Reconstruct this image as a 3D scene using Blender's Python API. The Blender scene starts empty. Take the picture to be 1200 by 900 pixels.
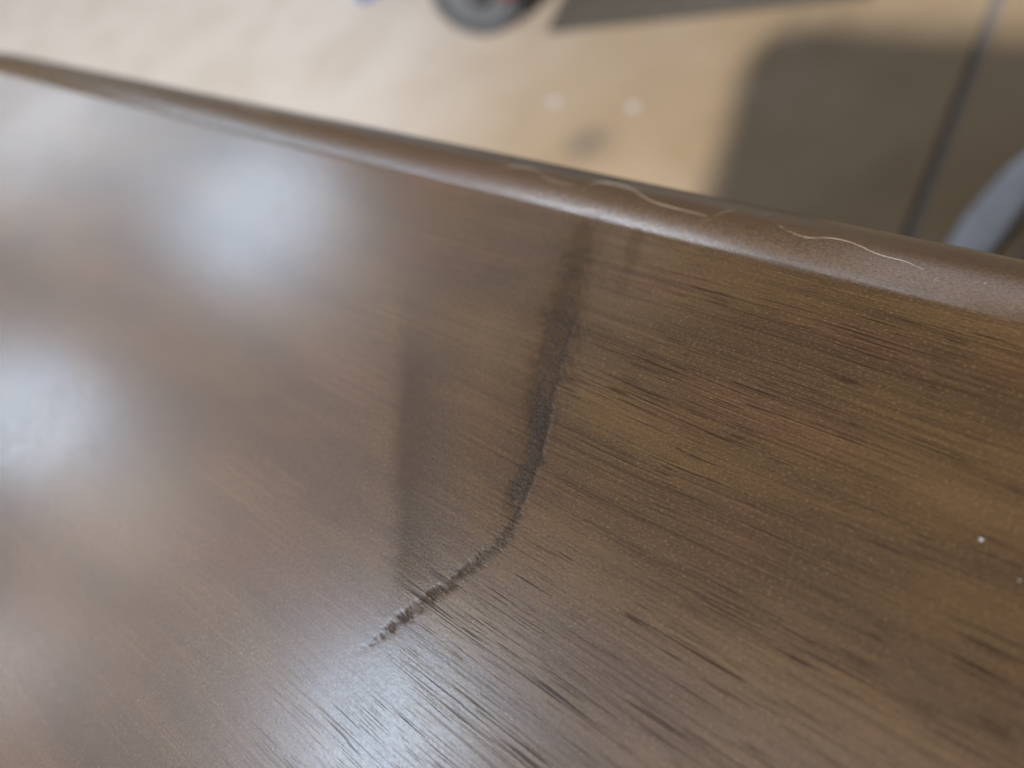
import bpy, bmesh, math, random
import numpy as np
from mathutils import Vector, Matrix

scene = bpy.context.scene
COL = scene.collection
random.seed(4)
rng = np.random.default_rng(4)

# ------------------------------------------------------------------ camera
cam_data = bpy.data.cameras.new('camera')
cam = bpy.data.objects.new('camera', cam_data)
COL.objects.link(cam)
right = Vector((0.7571, 0.5357, -0.3739)).normalized()
fwd = Vector((-0.5678, 0.2567, -0.7821))
fwd = (fwd - right * fwd.dot(right)).normalized()
up = right.cross(fwd)
M = Matrix((right, up, -fwd)).transposed().to_4x4()
M.translation = Vector((0.0, -0.0849, 0.8573))
cam.matrix_world = M
cam_data.sensor_width = 36.0
cam_data.lens = 27.0
cam_data.clip_start = 0.002
cam_data.clip_end = 200.0
cam_data.dof.use_dof = True
cam_data.dof.focus_distance = 0.119
cam_data.dof.aperture_fstop = 27.0 / 3.3
scene.camera = cam

# ------------------------------------------------------------------ world
world = bpy.data.worlds.new('World')
scene.world = world
world.use_nodes = True
bgn = world.node_tree.nodes['Background']
bgn.inputs['Color'].default_value = (1.0, 0.70, 0.32, 1)
bgn.inputs['Strength'].default_value = 0.18

# ------------------------------------------------------------------ lamps under the hall ceiling and added haze panels
def area(name, loc, size, radiance, color=(1, 1, 1), shape='DISK', size_y=None, rz=0.0, target=None):
    d = bpy.data.lights.new(name, 'AREA')
    d.shape = shape
    d.size = size
    a = math.pi * size * size / 4
    if size_y:
        d.size_y = size_y
        a = size * size_y
    d.energy = radiance * math.pi * a
    d.color = color
    o = bpy.data.objects.new(name, d)
    COL.objects.link(o)
    o.location = loc
    if target is not None:
        o.rotation_euler = (Vector(target) - Vector(loc)).to_track_quat('-Z', 'Y').to_euler()
    else:
        o.rotation_euler = (0, 0, rz)
    return o

COOL = (0.60, 0.79, 1.0)
NEUT = (0.80, 0.88, 1.0)
WARM = (1.0, 0.90, 0.80)
# hard lamp behind the photographer: throws the table's shadow on the floor
area('hall_key_lamp', (-0.04, -4.85, 4.5), 0.36, 7800.0, (0.98, 0.97, 1.0), target=(-0.5, 0.8, 0.0))
# high-bay lamps seen mirrored in the lacquer
area('high_bay_lamp', (-11.6, 2.2, 4.5), 4.0, 5.2, NEUT)
area('high_bay_lamp', (-6.3, 1.75, 4.5), 1.7, 11.5, COOL)
area('high_bay_lamp', (-6.9, -0.85, 4.5), 1.2, 18.0, COOL)
area('high_bay_lamp', (-4.95, -1.0, 4.5), 0.8, 6.0, WARM)
area('high_bay_lamp', (-5.2, -2.2, 4.5), 0.8, 10.0, NEUT)
area('high_bay_lamp', (-2.25, -0.92, 4.5), 1.05, 22.0, COOL)
# a row of strip lamps further down the hall, picked up by the rounded edge
area('far_strip_lamp', (-5.0, 7.1, 4.5), 3.0, 42.0, NEUT, 'RECTANGLE', 0.7)
area('far_strip_lamp', (-2.2, 7.1, 4.5), 2.2, 13.0, NEUT, 'RECTANGLE', 0.7)
area('far_strip_lamp', (-11.5, 7.1, 4.5), 9.0, 12.0, COOL, 'RECTANGLE', 1.2)
area('far_doorway_light', (-1.3, 9.5, 3.2), 2.6, 1.6, NEUT, 'RECTANGLE', 3.0, target=(-0.2, 0, 0.75))
# broad, dim panel added for the haze mirrored in the lacquer
e0, e1 = Vector((-4.765, 2.13)), Vector((-2.665, -0.31))
dr = (e1 - e0).normalized()
nl = Vector((dr.y, -dr.x))
mid = (e0 + e1) / 2
LEN, WID = 6.6, 4.6
c = mid + nl * WID / 2 + dr * 0.2
area('haze_fill_panel', (c.x, c.y, 4.6), WID, 1.55, (0.93, 0.90, 1.0), 'RECTANGLE', LEN, math.atan2(nl.y, nl.x))

area('haze_fill_panel', (-0.95, -0.55, 4.6), 2.7, 1.75, (0.80, 0.86, 1.0), 'RECTANGLE', 1.7, math.radians(4))  # added panel for the haze mirrored at the lower right
area('haze_fill_panel', (-3.7, 2.3, 4.6), 2.4, 0.75, (0.45, 0.70, 1.0), 'RECTANGLE', 2.4, math.radians(-49))  # added cool panel that greys the middle of the tabletop

# ------------------------------------------------------------------ render look
scene.view_settings.view_transform = 'Standard'
scene.view_settings.look = 'None'
scene.view_settings.gamma = 1.0
scene.view_settings.use_curve_mapping = False
scene.view_settings.exposure = 0.0

# ------------------------------------------------------------------ helpers
def tag(o, label=None, cat=None, group=None, kind=None):
    if label: o['label'] = label
    if cat: o['category'] = cat
    if group: o['group'] = group
    if kind: o['kind'] = kind
    return o

def empty(name, loc):
    o = bpy.data.objects.new(name, None)
    COL.objects.link(o)
    o.location = loc
    o.empty_display_size = 0.05
    return o

def link(name, me, mat, parent=None, smooth=False):
    """mesh in world coordinates; re-based on its parent's location"""
    if parent is not None:
        me.transform(Matrix.Translation(-Vector(parent.location)))
    o = bpy.data.objects.new(name, me)
    COL.objects.link(o)
    me.materials.append(mat)
    if smooth:
        me.polygons.foreach_set('use_smooth', [True] * len(me.polygons))
    if parent is not None:
        o.parent = parent
    return o

def from_bm(bm, name):
    me = bpy.data.meshes.new(name)
    bmesh.ops.recalc_face_normals(bm, faces=bm.faces)
    bm.to_mesh(me); bm.free()
    return me

def box_bm(lo, hi, bevel=0.0, rot=0.0, top_scale=1.0):
    bm = bmesh.new()
    bmesh.ops.create_cube(bm, size=1)
    lo, hi = Vector(lo), Vector(hi)
    ce, sz = (lo + hi) / 2, hi - lo
    for v in bm.verts:
        k = top_scale if v.co.z < 0 else 1.0
        v.co = Vector((v.co.x * sz.x * k, v.co.y * sz.y * k, v.co.z * sz.z))
    if bevel:
        bmesh.ops.bevel(bm, geom=list(bm.edges), offset=bevel, segments=2, affect='EDGES')
    bm.transform(Matrix.Translation(ce) @ Matrix.Rotation(rot, 4, 'Z'))
    return bm

class NT:
    def __init__(self, name):
        self.m = bpy.data.materials.new(name)
        self.m.use_nodes = True
        self.t = self.m.node_tree
        self.b = self.t.nodes['Principled BSDF']
    def n(self, typ, **kw):
        nd = self.t.nodes.new(typ)
        for k, v in kw.items():
            setattr(nd, k, v)
        return nd
    def set(self, sock, v):
        if hasattr(v, 'is_output'):
            self.t.links.new(v, sock)
        else:
            sock.default_value = v
    def coords(self, scale=(1, 1, 1), src='Object', add=None):
        tc = self.n('ShaderNodeTexCoord')
        mp = self.n('ShaderNodeVectorMath', operation='MULTIPLY')
        mp.inputs[1].default_value = scale
        v = tc.outputs[src]
        if add is not None:
            a = self.n('ShaderNodeVectorMath', operation='ADD')
            self.t.links.new(v, a.inputs[0]); self.t.links.new(add, a.inputs[1])
            v = a.outputs[0]
        self.t.links.new(v, mp.inputs[0])
        return mp.outputs[0]
    def noise(self, vec, scale=1.0, detail=2.0, rough=0.5):
        nd = self.n('ShaderNodeTexNoise')
        nd.inputs['Scale'].default_value = scale
        nd.inputs['Detail'].default_value = detail
        nd.inputs['Roughness'].default_value = rough
        self.t.links.new(vec, nd.inputs['Vector'])
        return nd.outputs['Fac']
    def rng(self, v, a, b, c=0.0, d=1.0, smooth=True):
        nd = self.n('ShaderNodeMapRange')
        if smooth: nd.interpolation_type = 'SMOOTHSTEP'
        self.set(nd.inputs['Value'], v)
        for k, x in zip(('From Min', 'From Max', 'To Min', 'To Max'), (a, b, c, d)):
            self.set(nd.inputs[k], x)
        return nd.outputs['Result']
    def math(self, op, a, b=None, clamp=False):
        nd = self.n('ShaderNodeMath', operation=op, use_clamp=clamp)
        self.set(nd.inputs[0], a)
        if b is not None: self.set(nd.inputs[1], b)
        return nd.outputs[0]
    def mix(self, fac, a, b, blend='MIX'):
        nd = self.n('ShaderNodeMix', data_type='RGBA', blend_type=blend)
        self.set(nd.inputs[0], fac)
        self.set(nd.inputs[6], a if hasattr(a, 'is_output') else (*a, 1))
        self.set(nd.inputs[7], b if hasattr(b, 'is_output') else (*b, 1))
        return nd.outputs[2]
    def bump(self, h, dist, strength=1.0, normal=None):
        nd = self.n('ShaderNodeBump')
        nd.inputs['Distance'].default_value = dist
        nd.inputs['Strength'].default_value = strength
        self.t.links.new(h, nd.inputs['Height'])
        if normal is not None: self.t.links.new(normal, nd.inputs['Normal'])
        return nd.outputs['Normal']

# ------------------------------------------------------------------ materials
def wood_material():
    w = NT('dark_stained_wood')
    mm = 1000.0
    # slow wander of the grain, in metres, added to y only
    wan = w.noise(w.coords((mm / 90, mm / 30, 0)), 1, 2, 0.5)
    wy = w.math('MULTIPLY', w.math('SUBTRACT', wan, 0.5), 0.0045)
    cx = w.n('ShaderNodeCombineXYZ')
    w.t.links.new(wy, cx.inputs['Y'])
    off = cx.outputs[0]
    # broad colour drift and growth bands
    broad = w.noise(w.coords((mm / 55, mm / 16, mm / 16), add=off), 1, 3, 0.55)
    bands = w.noise(w.coords((mm / 120, mm / 3.2, mm / 3.2), add=off), 1, 3, 0.6)
    fibre = w.noise(w.coords((mm / 2.6, mm / 0.20, mm / 0.20), add=off), 1, 3, 0.65)
    fleck = w.noise(w.coords((mm / 0.55, mm / 0.30, mm / 0.30)), 1, 2, 0.6)
    blot = w.noise(w.coords((mm / 26, mm / 12, mm / 12)), 1, 2, 0.5)
    sepx = w.n('ShaderNodeSeparateXYZ')
    w.t.links.new(w.n('ShaderNodeTexCoord').outputs['Object'], sepx.inputs[0])
    rim = w.rng(w.math('ADD', sepx.outputs['Y'], w.math('MULTIPLY', w.math('SUBTRACT', blot, 0.5), 0.006)), 0.4055, 0.4125)
    lines = w.noise(w.coords((mm / 42, mm / 0.34, mm / 0.34), add=off), 1, 2, 0.6)
    col = w.mix(w.rng(broad, 0.30, 0.70), (0.0200, 0.0116, 0.0057), (0.0318, 0.0186, 0.0080))
    col = w.mix(w.math('MULTIPLY', w.rng(blot, 0.50, 0.72), 0.42), col, (0.033, 0.0158, 0.0088))
    col = w.mix(w.math('MULTIPLY', w.rng(bands, 0.50, 0.74), 0.28), col, (0.0165, 0.0098, 0.0058))
    col = w.mix(w.math('MULTIPLY', w.rng(lines, 0.50, 0.72), 0.30), col, (0.0130, 0.0078, 0.0050))
    col = w.mix(w.math('MULTIPLY', w.rng(lines, 0.46, 0.28), 0.25), col, (0.054, 0.0335, 0.0160))
    col = w.mix(w.math('MULTIPLY', w.rng(fibre, 0.52, 0.78), 0.60), col, (0.0115, 0.0070, 0.0045))
    col = w.mix(w.math('MULTIPLY', w.rng(fleck, 0.52, 0.80), 0.50), col, (0.080, 0.052, 0.026))
    col = w.mix(w.math('MULTIPLY', w.rng(fleck, 0.46, 0.24), 0.50), col, (0.0115, 0.0068, 0.0042))
    # turned edge painted paler for the light falling on it
    lit_edge = w.mix(w.rng(fleck, 0.35, 0.65), (0.032, 0.0180, 0.0092), (0.064, 0.0375, 0.0195))
    lit_edge = w.mix(w.math('MULTIPLY', w.rng(blot, 0.45, 0.70), 0.5), lit_edge, (0.048, 0.0225, 0.0120))
    col = w.mix(rim, col, lit_edge)
    # open pores: thin dashes along the grain, in loose clusters
    p1 = w.noise(w.coords((mm / 14.0, mm / 0.26, 0), add=off), 1, 0, 0.4)
    p2 = w.noise(w.coords((mm / 7.0, mm / 0.18, 40), add=off), 1.0, 0, 0.4)
    clus = w.noise(w.coords((mm / 60, mm / 4.0, 7), add=off), 1, 3, 0.6)
    # the grain is closed towards the far end and opens in the nearer half
    opn = w.rng(w.math('ADD', sepx.outputs['X'], w.math('MULTIPLY', broad, 0.05)), -0.405, -0.350)
    clus = w.math('MULTIPLY', clus, w.rng(opn, 0, 1, 0.78, 1.0))
    th = w.rng(clus, 0.35, 0.65, 0.735, 0.575, False)
    m1 = w.rng(p1, th, w.math('ADD', th, 0.10))
    th2 = w.rng(clus, 0.35, 0.65, 0.725, 0.575, False)
    m2 = w.rng(p2, th2, w.math('ADD', th2, 0.09))
    p3 = w.noise(w.coords((mm / 46.0, mm / 0.24, 90), add=off), 1.0, 0, 0.4)
    m3 = w.rng(p3, 0.62, 0.72)
    pores = w.math('MAXIMUM', m1, w.math('MULTIPLY', m2, 0.85))
    pores = w.math('MAXIMUM', pores, w.math('MULTIPLY', m3, 0.5))
    # hardly any open pores on the turned edge or at the closed far end
    pores = w.math('MULTIPLY', pores, w.rng(sepx.outputs['Y'], 0.404, 0.412, 1.0, 0.12))
    pores = w.math('MULTIPLY', pores, w.rng(opn, 0, 1, 0.25, 1.0))
    col = w.mix(w.math('MULTIPLY', pores, 0.85), col, (0.0075, 0.0042, 0.0028))
    # scuffed, blackened finish round the crack, plus a dark reflection painted beside it
    at = w.n('ShaderNodeAttribute', attribute_name='scuff_shade')
    grit = w.noise(w.coords((mm / 0.40, mm / 0.40, mm / 0.40)), 1, 2, 0.7)
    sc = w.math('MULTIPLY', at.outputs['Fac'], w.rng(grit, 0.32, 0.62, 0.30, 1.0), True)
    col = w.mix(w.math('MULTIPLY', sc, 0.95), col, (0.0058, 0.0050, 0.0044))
    sp = w.math('MULTIPLY', w.rng(at.outputs['Fac'], 0.25, 0.6), w.rng(grit, 0.66, 0.76))
    col = w.mix(w.math('MULTIPLY', sp, 0.35), col, (0.060, 0.050, 0.042))
    w.set(w.b.inputs['Base Color'], col)
    peel = w.noise(w.coords((mm / 0.7, mm / 0.45, mm / 0.45)), 1, 2, 0.6)
    wipe = w.noise(w.coords((mm / 45, mm / 45, mm / 45)), 1, 4, 0.6)
    ro = w.math('ADD', w.math('ADD', w.rng(wipe, 0.3, 0.7, -0.01, 0.025), w.rng(peel, 0.3, 0.7, 0.20, 0.25)), w.math('MULTIPLY', pores, 0.03))
    w.set(w.b.inputs['Roughness'], ro)
    w.b.inputs['IOR'].default_value = 1.5
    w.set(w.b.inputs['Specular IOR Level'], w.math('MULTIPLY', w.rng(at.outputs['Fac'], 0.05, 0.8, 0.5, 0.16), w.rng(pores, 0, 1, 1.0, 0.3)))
    n1 = w.bump(peel, 0.000010)
    n2 = w.bump(w.math('SUBTRACT', 1.0, pores), 0.000004, 1.0, n1)
    n3 = w.bump(w.math('MULTIPLY', grit, at.outputs['Fac']), 0.00010, 1.0, n2)
    w.set(w.b.inputs['Normal'], n3)
    return w.m

def concrete_material():
    w = NT('warehouse_concrete')
    a = w.noise(w.coords((1.6, 1.6, 1.6)), 1, 4, 0.6)
    b = w.noise(w.coords((5.5, 5.5, 5.5)), 1, 2, 0.5)
    g = w.noise(w.coords((160, 160, 160)), 1, 2, 0.6)
    col = w.mix(w.rng(a, 0.35, 0.65), (0.108, 0.076, 0.042), (0.142, 0.108, 0.070))
    col = w.mix(w.math('MULTIPLY', w.rng(b, 0.50, 0.72), 0.45), col, (0.095, 0.067, 0.040))
    col = w.mix(w.math('MULTIPLY', w.rng(g, 0.55, 0.75), 0.3), col, (0.11, 0.092, 0.07))
    w.set(w.b.inputs['Base Color'], col)
    sx = w.n('ShaderNodeSeparateXYZ')
    w.t.links.new(w.n('ShaderNodeTexCoord').outputs['Object'], sx.inputs[0])
    pale = w.rng(w.math('ADD', sx.outputs['X'], w.math('MULTIPLY', w.math('SUBTRACT', a, 0.5), 1.2)), -0.7, -1.45)  # glare on the left floor, painted in as paler concrete
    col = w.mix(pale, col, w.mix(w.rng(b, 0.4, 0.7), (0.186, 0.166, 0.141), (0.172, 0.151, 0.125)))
    bl = w.noise(w.coords((9, 9, 9)), 1, 2, 0.5)
    col = w.mix(w.math('MULTIPLY', w.rng(bl, 0.50, 0.75), 0.16), col, (0.080, 0.055, 0.032))
    # old oil stain
    ds = w.n('ShaderNodeVectorMath', operation='DISTANCE')
    w.t.links.new(w.n('ShaderNodeTexCoord').outputs['Object'], ds.inputs[0])
    ds.inputs[1].default_value = (-0.77, 0.640, 0.0)
    dd = w.math('ADD', ds.outputs['Value'], w.math('MULTIPLY', w.math('SUBTRACT', b, 0.5), 0.10))
    col = w.mix(w.rng(dd, 0.02, 0.075, 0.6, 0.0), col, (0.045, 0.040, 0.034))
    w.set(w.b.inputs['Base Color'], col)
    w.b.inputs['Specular IOR Level'].default_value = 0.09
    w.set(w.b.inputs['Roughness'], w.rng(b, 0.3, 0.7, 0.38, 0.55))
    w.set(w.b.inputs['Normal'], w.bump(g, 0.0006))
    return w.m

def simple(name, color, rough=0.5, metal=0.0, var=0.12, scale=90):
    w = NT(name)
    n = w.noise(w.coords((scale,) * 3), 1, 3, 0.6)
    dark = tuple(c * (1 - 2.5 * var) for c in color)
    w.set(w.b.inputs['Base Color'], w.mix(w.rng(n, 0.35, 0.65), color, dark))
    w.set(w.b.inputs['Roughness'], w.rng(n, 0.3, 0.7, max(rough - 0.06, 0), min(rough + 0.08, 1)))
    w.b.inputs['Metallic'].default_value = metal
    return w.m

WOOD = wood_material()
CONC = concrete_material()

# ------------------------------------------------------------------ floor: slab with a sawn joint
JX0, JY0, JX1, JY1 = -0.2783, 1.0269, -0.2340, 0.6027
jd = Vector((JX1 - JX0, JY1 - JY0)).normalized()
jn = Vector((-jd.y, jd.x))
def floor_mesh():
    prof = [(-30, 0), (-0.009, 0), (-0.006, -0.003), (-0.005, -0.018), (0.005, -0.018), (0.006, -0.003), (0.009, 0), (30, 0)]
    verts, faces = [], []
    o = Vector((JX0, JY0))
    for s in (-30, 30):
        for d, z in prof:
            q = o + jd * s + jn * d
            verts.append((q.x, q.y, z))
    k = len(prof)
    for i in range(k - 1):
        faces.append((i, i + 1, i + 1 + k, i + k))
    me = bpy.data.meshes.new('floor')
    me.from_pydata(verts, [], faces)
    bm = bmesh.new(); bm.from_mesh(me)
    bmesh.ops.recalc_face_normals(bm, faces=bm.faces)
    up_ = sum(f.normal.z for f in bm.faces)
    if up_ < 0: bmesh.ops.reverse_faces(bm, faces=bm.faces)
    bm.to_mesh(me); bm.free()
    return me
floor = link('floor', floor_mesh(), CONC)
tag(floor, 'tan concrete floor with a dark sawn joint', 'floor', kind='structure')
w = NT('joint_filler')
w.set(w.b.inputs['Base Color'], w.mix(w.noise(w.coords((60,) * 3)), (0.035, 0.033, 0.034), (0.085, 0.08, 0.08)))
w.b.inputs['Roughness'].default_value = 0.8
bm = bmesh.new()
vs = []
for s in (-30, 30):
    for d in (-0.0056, 0.0056):
        q = Vector((JX0, JY0)) + jd * s + jn * d
        vs.append(bm.verts.new((q.x, q.y, -0.006)))
bm.faces.new((vs[0], vs[1], vs[3], vs[2]))
link('joint_filler', from_bm(bm, 'joint_filler'), w.m, floor)

# ------------------------------------------------------------------ table
TOP = 0.75
EA, EB = 0.0205, 0.0135          # edge round-over: width, drop
EK = 0.23                        # the round-over starts with a small arris
YE = 0.0083                      # long edge nearest the lens's view
XL, XR, YN = -0.540, 1.15, -0.85 # outline of the top
RC = 0.110
CRACK = [(-0.0838, -0.0075), (-0.08231, -0.01186), (-0.07887, -0.01998), (-0.07515, -0.03116), (-0.07115, -0.04327), (-0.06673, -0.05418), (-0.06412, -0.06078),
         (-0.06239, -0.06905), (-0.06238, -0.07417), (-0.06401, -0.07942), (-0.06679, -0.08558), (-0.06975, -0.09153), (-0.07254, -0.0977), (-0.07569, -0.10347)]

def spaced(*segs):
    out = []
    for a, b, n in segs:
        out += list(np.linspace(a, b, n, endpoint=False))
    out.append(segs[-1][1])
    return np.array(out)

def resample(pts, n, smooth=3):
    p = np.array(pts)
    for _ in range(smooth):
        q = [p[0]]
        for a, b in zip(p[:-1], p[1:]):
            q += [a * 0.75 + b * 0.25, a * 0.25 + b * 0.75]
        q.append(p[-1]); p = np.array(q)
    L = np.r_[0, np.cumsum(np.linalg.norm(np.diff(p, axis=0), axis=1))]
    s = np.linspace(0, L[-1], n)
    return np.c_[np.interp(s, L, p[:, 0]), np.interp(s, L, p[:, 1])], s

def vnoise(x, y, seed):
    r = np.random.default_rng(seed).random((64, 64))
    xi, yi = np.floor(x).astype(int), np.floor(y).astype(int)
    fx, fy = x - xi, y - yi
    fx, fy = fx * fx * (3 - 2 * fx), fy * fy * (3 - 2 * fy)
    g = lambda a, b: r[a % 64, b % 64]
    return (g(xi, yi) * (1 - fx) + g(xi + 1, yi) * fx) * (1 - fy) + (g(xi, yi + 1) * (1 - fx) + g(xi + 1, yi + 1) * fx) * fy

def ss(a, b, x):
    t = np.clip((x - a) / (b - a), 0, 1)
    return t * t * (3 - 2 * t)

def tabletop_mesh():
    th = np.linspace(0, math.pi / 2, 26)
    edge = EA * (1 - np.cos(th))                      # distances from the outline, dense at the rim
    ys = np.r_[YE - edge, spaced((YE - EA - 0.0006, -0.110, 640), (-0.110, -0.16, 60), (-0.16, YN + EA + 0.001, 16))[0:], (YN + edge)[::-1]]
    xs = np.r_[XL + edge, spaced((XL + EA + 0.001, -0.42, 16), (-0.42, -0.138, 60), (-0.138, -0.045, 560), (-0.045, 0.03, 60), (0.03, XR - EA - 0.001, 16)), (XR - edge)[::-1]]
    X, Y = np.meshgrid(xs, ys, indexing='ij')
    # pull the corners in to their radius
    cx, cy = (XL + XR) / 2, (YE + YN) / 2
    hx, hy = (XR - XL) / 2 - RC, (YE - YN) / 2 - RC
    qx, qy = np.abs(X - cx) - hx, np.abs(Y - cy) - hy
    ox, oy = np.maximum(qx, 0), np.maximum(qy, 0)
    ln = np.hypot(ox, oy)
    d = RC - ln - np.minimum(np.maximum(qx, qy), 0)   # distance inside the outline
    both = (qx > 0) & (qy > 0)
    # square corner -> round corner, keeping rings
    ring = np.maximum(qx, qy)
    sc = np.where(both, ring / np.maximum(ln, 1e-9), 1.0)
    sx, sy = np.sign(X - cx), np.sign(Y - cy)
    X = np.where(both, cx + sx * (hx + ox * sc), X)
    Y = np.where(both, cy + sy * (hy + oy * sc), Y)
    d = np.where(both, RC - ring, d)
    q = np.clip((EA - d) / EA, 0, 1)
    Z = TOP - (EB - EK * EA) * (1 - np.sqrt(np.clip(1 - q * q, 0, 1))) - EK * EA * q
    # unseen end of the top, slanted to shape its shadow on the floor
    de = 0.3 * (1 - np.exp(-np.maximum(YE - Y, 0) / 0.3))
    X = np.where(X < -0.14, -0.14 - (-0.14 - X) * (1 - 0.5 * de / (-0.14 - XL)), X)
    # ---- crack: wrinkled finish along a bent line
    P, S = resample(CRACK, 900)
    T = np.gradient(P, axis=0); T /= np.linalg.norm(T, axis=1)[:, None]
    scuff_shade = np.zeros_like(X); dz = np.zeros_like(X)
    near = (X > -0.140) & (X < -0.040) & (Y > -0.112) & (Y < YE)
    idx = np.argwhere(near)
    px = X[near]; py = Y[near]
    best = np.full(px.shape, 9.0); bi = np.zeros(px.shape, int)
    for k in range(0, 900, 3):
        dd = (px - P[k, 0]) ** 2 + (py - P[k, 1]) ** 2
        m = dd < best
        best[m] = dd[m]; bi[m] = k
    dist = np.sqrt(best)
    side = (px - P[bi, 0]) * -T[bi, 1] + (py - P[bi, 1]) * T[bi, 0]   # + : right-hand (grain) side
    s = S[bi] / S[-1]
    sl = S[bi]
    nz = vnoise(px * 900, py * 900, 1); nz2 = vnoise(px * 2600, py * 2600, 2); nz3 = vnoise(px * 250, py * 250, 3)
    sg = side * 1000                                  # mm
    jit = (nz - 0.5) * 1.7 + (nz3 - 0.5) * 1.6 + (nz2 - 0.5) * 0.6
    g = lambda c, wd: np.exp(-((sg + jit - c) / wd) ** 2)
    fade = ss(0.0, 0.06, s) * (1 - ss(0.88, 1.0, s))
    up_ = 1 - ss(0.44, 0.54, s)                       # smudge zone
    mid_ = ss(0.40, 0.48, s) * (1 - ss(0.60, 0.68, s))
    low_ = ss(0.60, 0.68, s)
    sgn = SIDE
    wide = 3.2 + 1.0 * nz3 + 1.2 * ss(0.15, 0.35, s)
    smudge = np.exp(-((sg + 1.6 * jit + sgn * 2.2) / wide) ** 2) * up_ * (0.72 + 0.28 * ss(0.06, 0.28, s))
    halo = 0.36 * np.exp(-((sg + 1.3 * jit + sgn * 3.5) / 7.5) ** 2) * np.maximum(up_, mid_)
    line = np.exp(-((sg + 0.4 * jit) / 0.42) ** 2) * np.maximum(mid_, 0.55 * up_ * ss(0.2, 0.4, s))
    tail = np.exp(-((sg + sgn * 1.6 + jit) / 1.7) ** 2) * mid_ * 0.55
    # bead-like wrinkles of the lower run
    per = 1.05
    ph = sl * 1000 / per * 2 * math.pi
    wob = 0.9 * (nz3 - 0.5)
    wd = 1.15 * (1 - 0.6 * ss(0.86, 1.0, s))
    env = np.exp(-((sg - wob) / wd) ** 2)
    bead = 2.6 * (vnoise(px * 1250, py * 1250, 8) - 0.5) + 0.45 * np.sin(ph + sg * 2.0 + 8.0 * (nz - 0.5))
    lowdark = env * low_ * np.clip(0.40 + 1.0 * np.clip(-bead, 0, 1) * (0.4 + 1.0 * nz2), 0, 1) * (1 - 0.6 * ss(0.82, 1.0, s))
    sf = np.clip(np.maximum(0.84 * smudge, halo) + 0.95 * line + 1.5 * tail + lowdark * 1.6, 0, 1) * fade
    # second faint smear near the rim, and a dark reflection edge painted further left
    B2, _ = resample([(-0.07304, -0.01236), (-0.07014, -0.02145), (-0.06729, -0.03234)], 40)
    d2 = np.min(np.hypot(px[:, None] - B2[None, :, 0], py[:, None] - B2[None, :, 1]), axis=1)
    sf = np.maximum(sf, 0.38 * np.exp(-((d2 * 1000 + jit) / 1.3) ** 2) * ss(-0.034, -0.016, py))
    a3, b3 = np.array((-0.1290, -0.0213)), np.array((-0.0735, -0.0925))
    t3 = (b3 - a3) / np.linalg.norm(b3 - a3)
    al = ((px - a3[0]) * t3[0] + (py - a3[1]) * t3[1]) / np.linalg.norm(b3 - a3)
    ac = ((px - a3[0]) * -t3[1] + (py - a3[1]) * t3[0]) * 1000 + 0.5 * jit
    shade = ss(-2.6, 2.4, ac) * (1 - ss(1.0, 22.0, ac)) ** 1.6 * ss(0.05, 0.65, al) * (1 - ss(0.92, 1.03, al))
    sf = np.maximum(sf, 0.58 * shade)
    scuff_shade[near] = sf
    h = (-0.05e-3 * line + 0.05e-3 * (nz2 - 0.5) * smudge - 0.05e-3 * smudge
         + low_ * env * (-0.005e-3 + 0.012e-3 * bead + 0.02e-3 * (nz2 - 0.5)) * (1 - 0.55 * ss(0.84, 1.0, s))) * fade
    dz[near] = h
    Z = Z + dz
    nx, ny = X.shape
    co = np.c_[X.ravel(), Y.ravel(), Z.ravel()]
    I = np.arange(nx * ny).reshape(nx, ny)
    quads = np.c_[I[:-1, :-1].ravel(), I[1:, :-1].ravel(), I[1:, 1:].ravel(), I[:-1, 1:].ravel()]
    # side wall and underside
    rim = np.r_[I[:, 0], I[-1, 1:], I[-2::-1, -1], I[0, -2:0:-1]]
    nb = len(rim)
    base = co[rim].copy(); base[:, 2] = TOP - 0.034
    co = np.r_[co, base]
    b0 = nx * ny
    k = np.arange(nb); k2 = (k + 1) % nb
    wall = np.c_[rim[k2], rim[k], b0 + k, b0 + k2]
    me = bpy.data.meshes.new('tabletop')
    faces = quads.tolist() + wall.tolist() + [list(range(b0 + nb - 1, b0 - 1, -1))]
    me.from_pydata(co.tolist(), [], faces)
    at = me.attributes.new('scuff_shade', 'FLOAT', 'POINT')
    vals = np.zeros(len(co), dtype=np.float32); vals[:nx * ny] = scuff_shade.ravel()
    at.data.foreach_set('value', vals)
    return me

SIDE = 1.0
table = empty('wooden_table', (0.33, -0.42, 0.0))
tag(table, 'dark brown stained wooden table with rounded edge and a cracked, scuffed finish', 'table')
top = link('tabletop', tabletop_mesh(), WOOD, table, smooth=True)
top['label'] = 'dark brown lacquered top with open grain and a bent crack'
for sx in (XL + 0.24, XR - 0.16):
    for sy in (YE - 0.16, YN + 0.16):
        bm = box_bm((sx - 0.032, sy - 0.032, 0.0), (sx + 0.032, sy + 0.032, TOP - 0.036), 0.004, 0, 0.62)
        link('leg', from_bm(bm, 'leg'), WOOD, table)
for lo, hi in (((XL + 0.28, YE - 0.17, 0.63), (XR - 0.2, YE - 0.15, TOP - 0.035)), ((XL + 0.28, YN + 0.15, 0.63), (XR - 0.2, YN + 0.17, TOP - 0.035)),
               ((XL + 0.23, YN + 0.2, 0.63), (XL + 0.25, YE - 0.2, TOP - 0.035)), ((XR - 0.17, YN + 0.2, 0.63), (XR - 0.15, YE - 0.2, TOP - 0.035))):
    link('apron', from_bm(box_bm(lo, hi, 0.002), 'apron'), WOOD, table)

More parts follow.
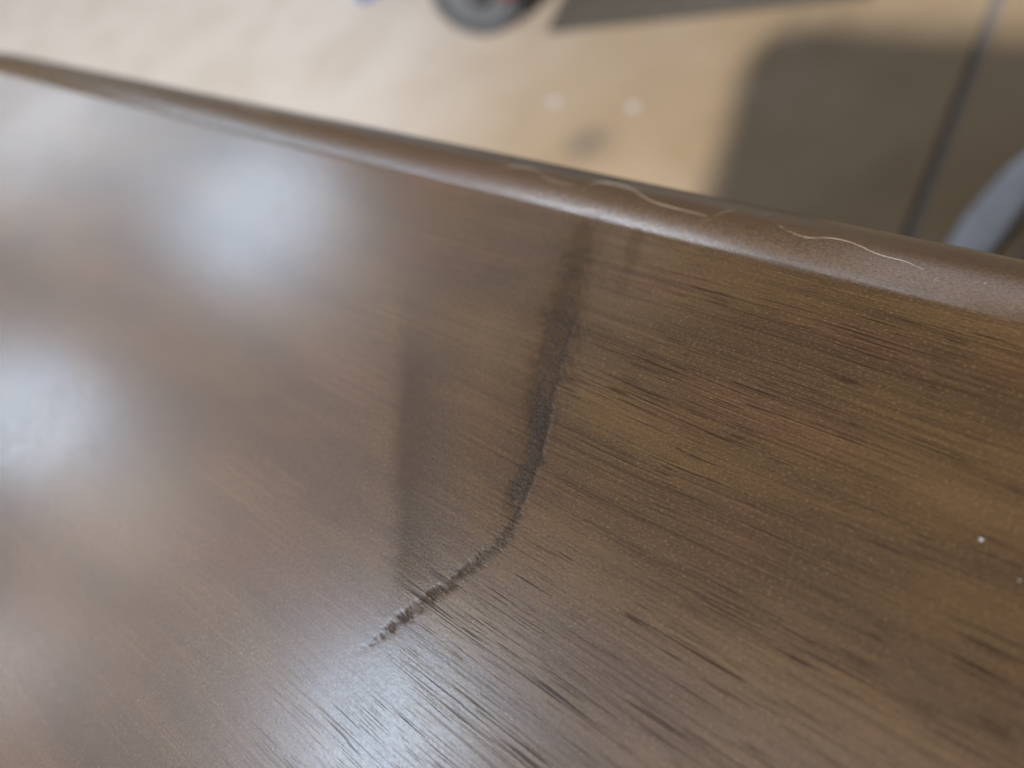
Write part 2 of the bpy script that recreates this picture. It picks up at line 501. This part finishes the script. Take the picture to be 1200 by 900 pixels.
# ------------------------------------------------------------------ hairs and dust lying on the table
HAIRM = simple('pale_hair', (0.30, 0.25, 0.185), 0.4, 0, 0.05, 900)
HAIRS = [
 ([(-0.11792, -0.00344, 0.74714), (-0.11471, -0.00061, 0.74579), (-0.10929, 0.00029, 0.74531), (-0.10281, -0.00235, 0.74665), (-0.09554, -0.00281, 0.74686)], 0.050, 'faint pale wavy hair on the table edge, second from the left'),
 ([(-0.09262, -0.00369, 0.74725), (-0.09233, -0.00049, 0.74573), (-0.09002, 0.00122, 0.74476), (-0.08376, 0.00080, 0.74501), (-0.07992, -0.00108, 0.74603), (-0.07527, -0.00267, 0.74680), (-0.06934, -0.00308, 0.74697), (-0.06413, -0.00331, 0.74708)], 0.075, 'brightest pale wavy hair at the middle of the table edge, above the crack'),
 ([(-0.06318, -0.00459, 0.74761), (-0.06199, -0.00044, 0.74571), (-0.05898, 0.00328, 0.74341)], 0.050, 'short upward curving hair right of the brightest hair'),
 ([(-0.05330, 0.00036, 0.74526), (-0.04968, -0.00195, 0.74646)], 0.060, 'tiny straight fibre, falling stroke of the small cross on the edge'),
 ([(-0.05001, -0.00437, 0.74752), (-0.05042, -0.00052, 0.74574)], 0.050, 'tiny straight fibre, rising stroke of the small cross on the edge'),
 ([(-0.04902, -0.00232, 0.74663), (-0.04509, -0.00310, 0.74698), (-0.04129, -0.00164, 0.74631), (-0.03760, -0.00179, 0.74639), (-0.03276, -0.00342, 0.74713), (-0.02863, -0.00375, 0.74727), (-0.02528, -0.00484, 0.74772)], 0.045, 'long pale hair running right from the small cross of fibres'),
 ([(-0.02309, -0.00681, 0.74844), (-0.02293, -0.00479, 0.74769)], 0.045, 'tiny faint fibre just past the end of the long right hair'),
 ([(-0.01672, -0.00512, 0.74783), (-0.01629, -0.00343, 0.74713)], 0.075, 'tiny bright fleck of fibre, rightmost on the table edge'),
 ([(-0.22952, 0.00129, 0.74472), (-0.22031, 0.00141, 0.74465), (-0.20773, -0.00129, 0.74614)], 0.080, 'blurred arched hair, leftmost on the table edge'),
 ([(-0.05561, 0.00125, 0.74474), (-0.0548, 0.0030, 0.74362)], 0.040, 'faint stub of fibre above the small cross on the edge'),
]
def tube(points, r, sides=6):
    p = [Vector(q) for q in points]
    if len(p) > 2:                                     # Catmull-Rom
        q = []
        ext = [p[0] * 2 - p[1]] + p + [p[-1] * 2 - p[-2]]
        for i in range(1, len(ext) - 2):
            a, b, c_, d_ = ext[i - 1:i + 3]
            for k in range(6):
                t = k / 6
                q.append(0.5 * ((2 * b) + (c_ - a) * t + (2 * a - 5 * b + 4 * c_ - d_) * t * t + (3 * b - a - 3 * c_ + d_) * t ** 3))
        q.append(p[-1]); p = q
    bm = bmesh.new(); rings = []
    n = len(p)
    for i, c_ in enumerate(p):
        t = (p[min(i + 1, n - 1)] - p[max(i - 1, 0)]).normalized()
        u = t.cross(Vector((0, 0, 1))).normalized(); v = t.cross(u)
        f = 0.35 + 0.65 * min(1, 4 * min(i, n - 1 - i) / n + 0.1)
        rings.append([bm.verts.new(c_ + (u * math.cos(a) + v * math.sin(a)) * r * f) for a in [2 * math.pi * j / sides for j in range(sides)]])
    for a, b in zip(rings[:-1], rings[1:]):
        for j in range(sides):
            bm.faces.new((a[j], a[(j + 1) % sides], b[(j + 1) % sides], b[j]))
    bm.faces.new(rings[0]); bm.faces.new(rings[-1])
    return bm
for pts, dmm, lab in HAIRS:
    pts = [(x, y, z + dmm * 0.0004) for x, y, z in pts]
    o = link('hair_strand', from_bm(tube(pts, max(dmm, 0.055) * 0.00034), 'hair_strand'), HAIRM, None, True)
    tag(o, lab, 'hair', 'stray hairs on the table edge')

DUSTM = simple('white_dust', (0.11, 0.105, 0.10), 0.8, 0, 0.1, 3000)
DUST = [((-0.00384, -0.04424), 0.26, 'largest white dust speck, blurred, at the right side of the tabletop'),
        ((-0.01802, -0.05675), 0.075, 'tiny white dust speck, left of a close pair on the brown grain'),
        ((-0.01404, -0.05244), 0.075, 'tiny white dust speck, right of a close pair on the brown grain'),
        ((-0.04437, -0.08787), 0.09, 'tiny white dust speck below the crack near the bottom middle'),
        ((0.00141, -0.04733), 0.13, 'small blurred dust speck at the right border below the largest'),]
for (x, y), r, lab in DUST:
    bm = bmesh.new()
    bmesh.ops.create_icosphere(bm, subdivisions=2, radius=r * 0.001)
    for v in bm.verts:
        v.co *= 1 + random.uniform(-0.3, 0.3)
        v.co.z *= 0.6
    bm.transform(Matrix.Translation((x, y, TOP + r * 0.0004)))
    tag(link('dust_speck', from_bm(bm, 'dust_speck'), DUSTM), lab, 'dust', 'dust specks on the tabletop')

# ------------------------------------------------------------------ things on the floor
# paint drops
PAINT = simple('white_paint', (0.18, 0.175, 0.172), 0.5, 0, 0.06, 200)
for (x, y), r, lab in (((-0.7327, 0.7342), 0.010, 'small white paint spot on the concrete, the brighter of two'),
                       ((-0.8906, 0.7188), 0.011, 'pale paint spot on the concrete, fainter and further left')):
    bm = bmesh.new()
    ring = []
    for j in range(18):
        a = 2 * math.pi * j / 18
        rr = r * random.uniform(0.75, 1.15)
        ring.append(bm.verts.new((x + math.cos(a) * rr, y + math.sin(a) * rr, 0.0004)))
    cen = bm.verts.new((x, y, 0.0016))
    for j in range(18):
        bm.faces.new((ring[j], ring[(j + 1) % 18], cen))
    tag(link('paint_spot', from_bm(bm, 'paint_spot'), PAINT, None, True), lab, 'paint spot', 'paint spots on the floor')

# dark sheet added in place of a shadow
SHADEM = simple('shade_sheet', (0.022, 0.0170, 0.0100), 0.85, 0, 0.1, 40)
bm = bmesh.new()
pl = [(-1.02, 0.885), (-0.455, 1.021), (-0.59, 1.58), (-1.155, 1.444)]
lo = [bm.verts.new((x, y, 0.0005)) for x, y in pl]
hi = [bm.verts.new((x, y, 0.0065)) for x, y in pl]
bm.faces.new(hi); bm.faces.new(lo[::-1])
for i in range(4):
    bm.faces.new((lo[i], lo[(i + 1) % 4], hi[(i + 1) % 4], hi[i]))
bmesh.ops.bevel(bm, geom=list(bm.edges), offset=0.0015, segments=2, affect='EDGES')
tag(link('floor_shade_sheet', from_bm(bm, 'floor_shade_sheet'), SHADEM), 'dark olive brown sheet in place of a shadow on the floor beside the trolley wheel', 'mat')  # added sheet standing in for a shadow, not a real mat

# trolley with a grey wheel and a dark red fork
RUB = simple('black_rubber', (0.022, 0.022, 0.024), 0.6)
GREY = simple('grey_plastic', (0.050, 0.056, 0.058), 0.4)
STEEL = simple('dark_steel', (0.05, 0.05, 0.055), 0.4, 0.6)
RED = simple('dark_red_paint', (0.045, 0.008, 0.010), 0.45)
def lathe(profile, axis_rot, loc, seg=40):
    bm = bmesh.new(); rings = []
    for r, h in profile:
        rings.append([bm.verts.new((r * math.cos(2 * math.pi * j / seg), r * math.sin(2 * math.pi * j / seg), h)) for j in range(seg)])
    for a, b in zip(rings[:-1], rings[1:]):
        for j in range(seg):
            bm.faces.new((a[j], a[(j + 1) % seg], b[(j + 1) % seg], b[j]))
    bm.faces.new(rings[0][::-1]); bm.faces.new(rings[-1])
    bm.transform(Matrix.Translation(loc) @ axis_rot)
    return bm
WR = 0.095
wc = Vector((-1.150, 0.885, WR))
AX = Matrix.Rotation(math.radians(28), 4, 'Z') @ Matrix.Rotation(math.radians(90), 4, 'X')   # local z -> -y, turned
tr = empty('trolley', (wc.x, wc.y, 0))
tag(tr, 'trolley with a grey disc wheel, black tyre and dark red fork', 'trolley')
wheel = link('wheel', from_bm(lathe([(0.070, -0.012), (0.074, -0.006), (0.074, 0.006), (0.070, 0.012), (0.030, 0.017), (0.026, 0.017)], AX, wc), 'wheel'), GREY, tr, False)
def sub(name, bm, mat):
    me = from_bm(bm, name)
    me.transform(Matrix.Translation(-wc.xy.to_3d()))
    o = bpy.data.objects.new(name, me); COL.objects.link(o); me.materials.append(mat); o.parent = wheel
    return o
sub('tyre', lathe([(0.0735, -0.016), (0.088, -0.016), (0.0945, -0.010), (WR, 0.0), (0.0945, 0.010), (0.088, 0.016), (0.0735, 0.016), (0.0725, 0.0)], AX, wc), RUB)
sub('hub', lathe([(0.024, 0.0175), (0.024, 0.028), (0.018, 0.034), (0.010, 0.036)], AX, wc), STEEL)
ax = (AX @ Vector((0, 0, 1))).normalized()
sidev = Vector((0, 0, 1)).cross(ax).normalized()
bm = bmesh.new()
for s in (-1, 1):
    b2 = bmesh.new(); bmesh.ops.create_cube(b2, size=1)
    for v in b2.verts:
        wd = 0.032 if v.co.z < 0 else 0.075
        v.co = wc + ax * (s * 0.045 + v.co.y * 0.006) + sidev * (v.co.x * wd + (0.060 if v.co.z < 0 else 0.125) * (1 if sidev.x > 0 else -1)) + Vector((0, 0, -0.015 if v.co.z < 0 else 0.14))
    me_ = bpy.data.meshes.new('t'); b2.to_mesh(me_); b2.free(); bm.from_mesh(me_); bpy.data.meshes.remove(me_)
link('fork', from_bm(bm, 'fork'), RED, tr)
link('deck', from_bm(box_bm((wc.x - 0.30, wc.y - 0.08, WR + 0.141), (wc.x + 0.10, wc.y + 0.62, WR + 0.175), 0.004), 'deck'), STEEL, tr)

# blue crate, only a corner shows
BLUE = simple('blue_plastic', (0.006, 0.045, 0.16), 0.4)
cr = empty('blue_crate', (-1.61, 1.16, 0))
tag(cr, 'blue plastic crate of which only a corner shows at the top', 'crate')
cm = Matrix.Translation((-1.61, 1.16, 0)) @ Matrix.Rotation(math.radians(40), 4, 'Z')
def crp(name, lo, hi):
    bm = box_bm(lo, hi, 0.003); bm.transform(cm)
    link(name, from_bm(bm, name), BLUE, cr)
crp('base', (-0.16, -0.16, 0.0), (0.16, 0.16, 0.012))
for lo, hi in (((-0.16, -0.16, 0.0125), (0.16, -0.148, 0.2)), ((-0.16, 0.148, 0.0125), (0.16, 0.16, 0.2)), ((-0.16, -0.1475, 0.0125), (-0.148, 0.1475, 0.2)), ((0.148, -0.1475, 0.0125), (0.16, 0.1475, 0.2))):
    crp('side_panel', lo, hi)

# pale foam strip and brown board lying on the floor at the right
FOAM = simple('pale_blue_foam', (0.40, 0.42, 0.46), 0.6, 0, 0.06, 60)
bm = bmesh.new()
L = [(-0.122, 0.80, 0.012), (-0.140, 0.72, 0.026), (-0.154, 0.64, 0.030), (-0.164, 0.56, 0.024), (-0.172, 0.46, 0.026), (-0.176, 0.34, 0.022)]
rows = []
for i, (x, y, hw) in enumerate(L):
    row = []
    for j in range(7):
        t = j / 6 * 2 - 1
        row.append(bm.verts.new((x + t * hw, y + 0.006 * math.sin(3 * t + i), 0.004 + 0.004 * (1 - t * t) + 0.002 * math.sin(5 * t + 2 * i))))
    rows.append(row)
for a, b in zip(rows[:-1], rows[1:]):
    for j in range(6):
        bm.faces.new((a[j], a[j + 1], b[j + 1], b[j]))
bmesh.ops.solidify(bm, geom=list(bm.faces), thickness=0.0025)
tag(link('foam_strip', from_bm(bm, 'foam_strip'), FOAM, None, True), 'pale blue foam strip lying on the floor at the right border', 'foam strip')
BRN = simple('brown_board', (0.06, 0.042, 0.026), 0.7)
bm = box_bm((-0.112, 0.25, 0.0), (0.05, 0.645, 0.012), 0.002)
tag(link('fibreboard', from_bm(bm, 'fibreboard'), BRN), 'dark brown board lying on the floor right of the pale foam strip', 'board')
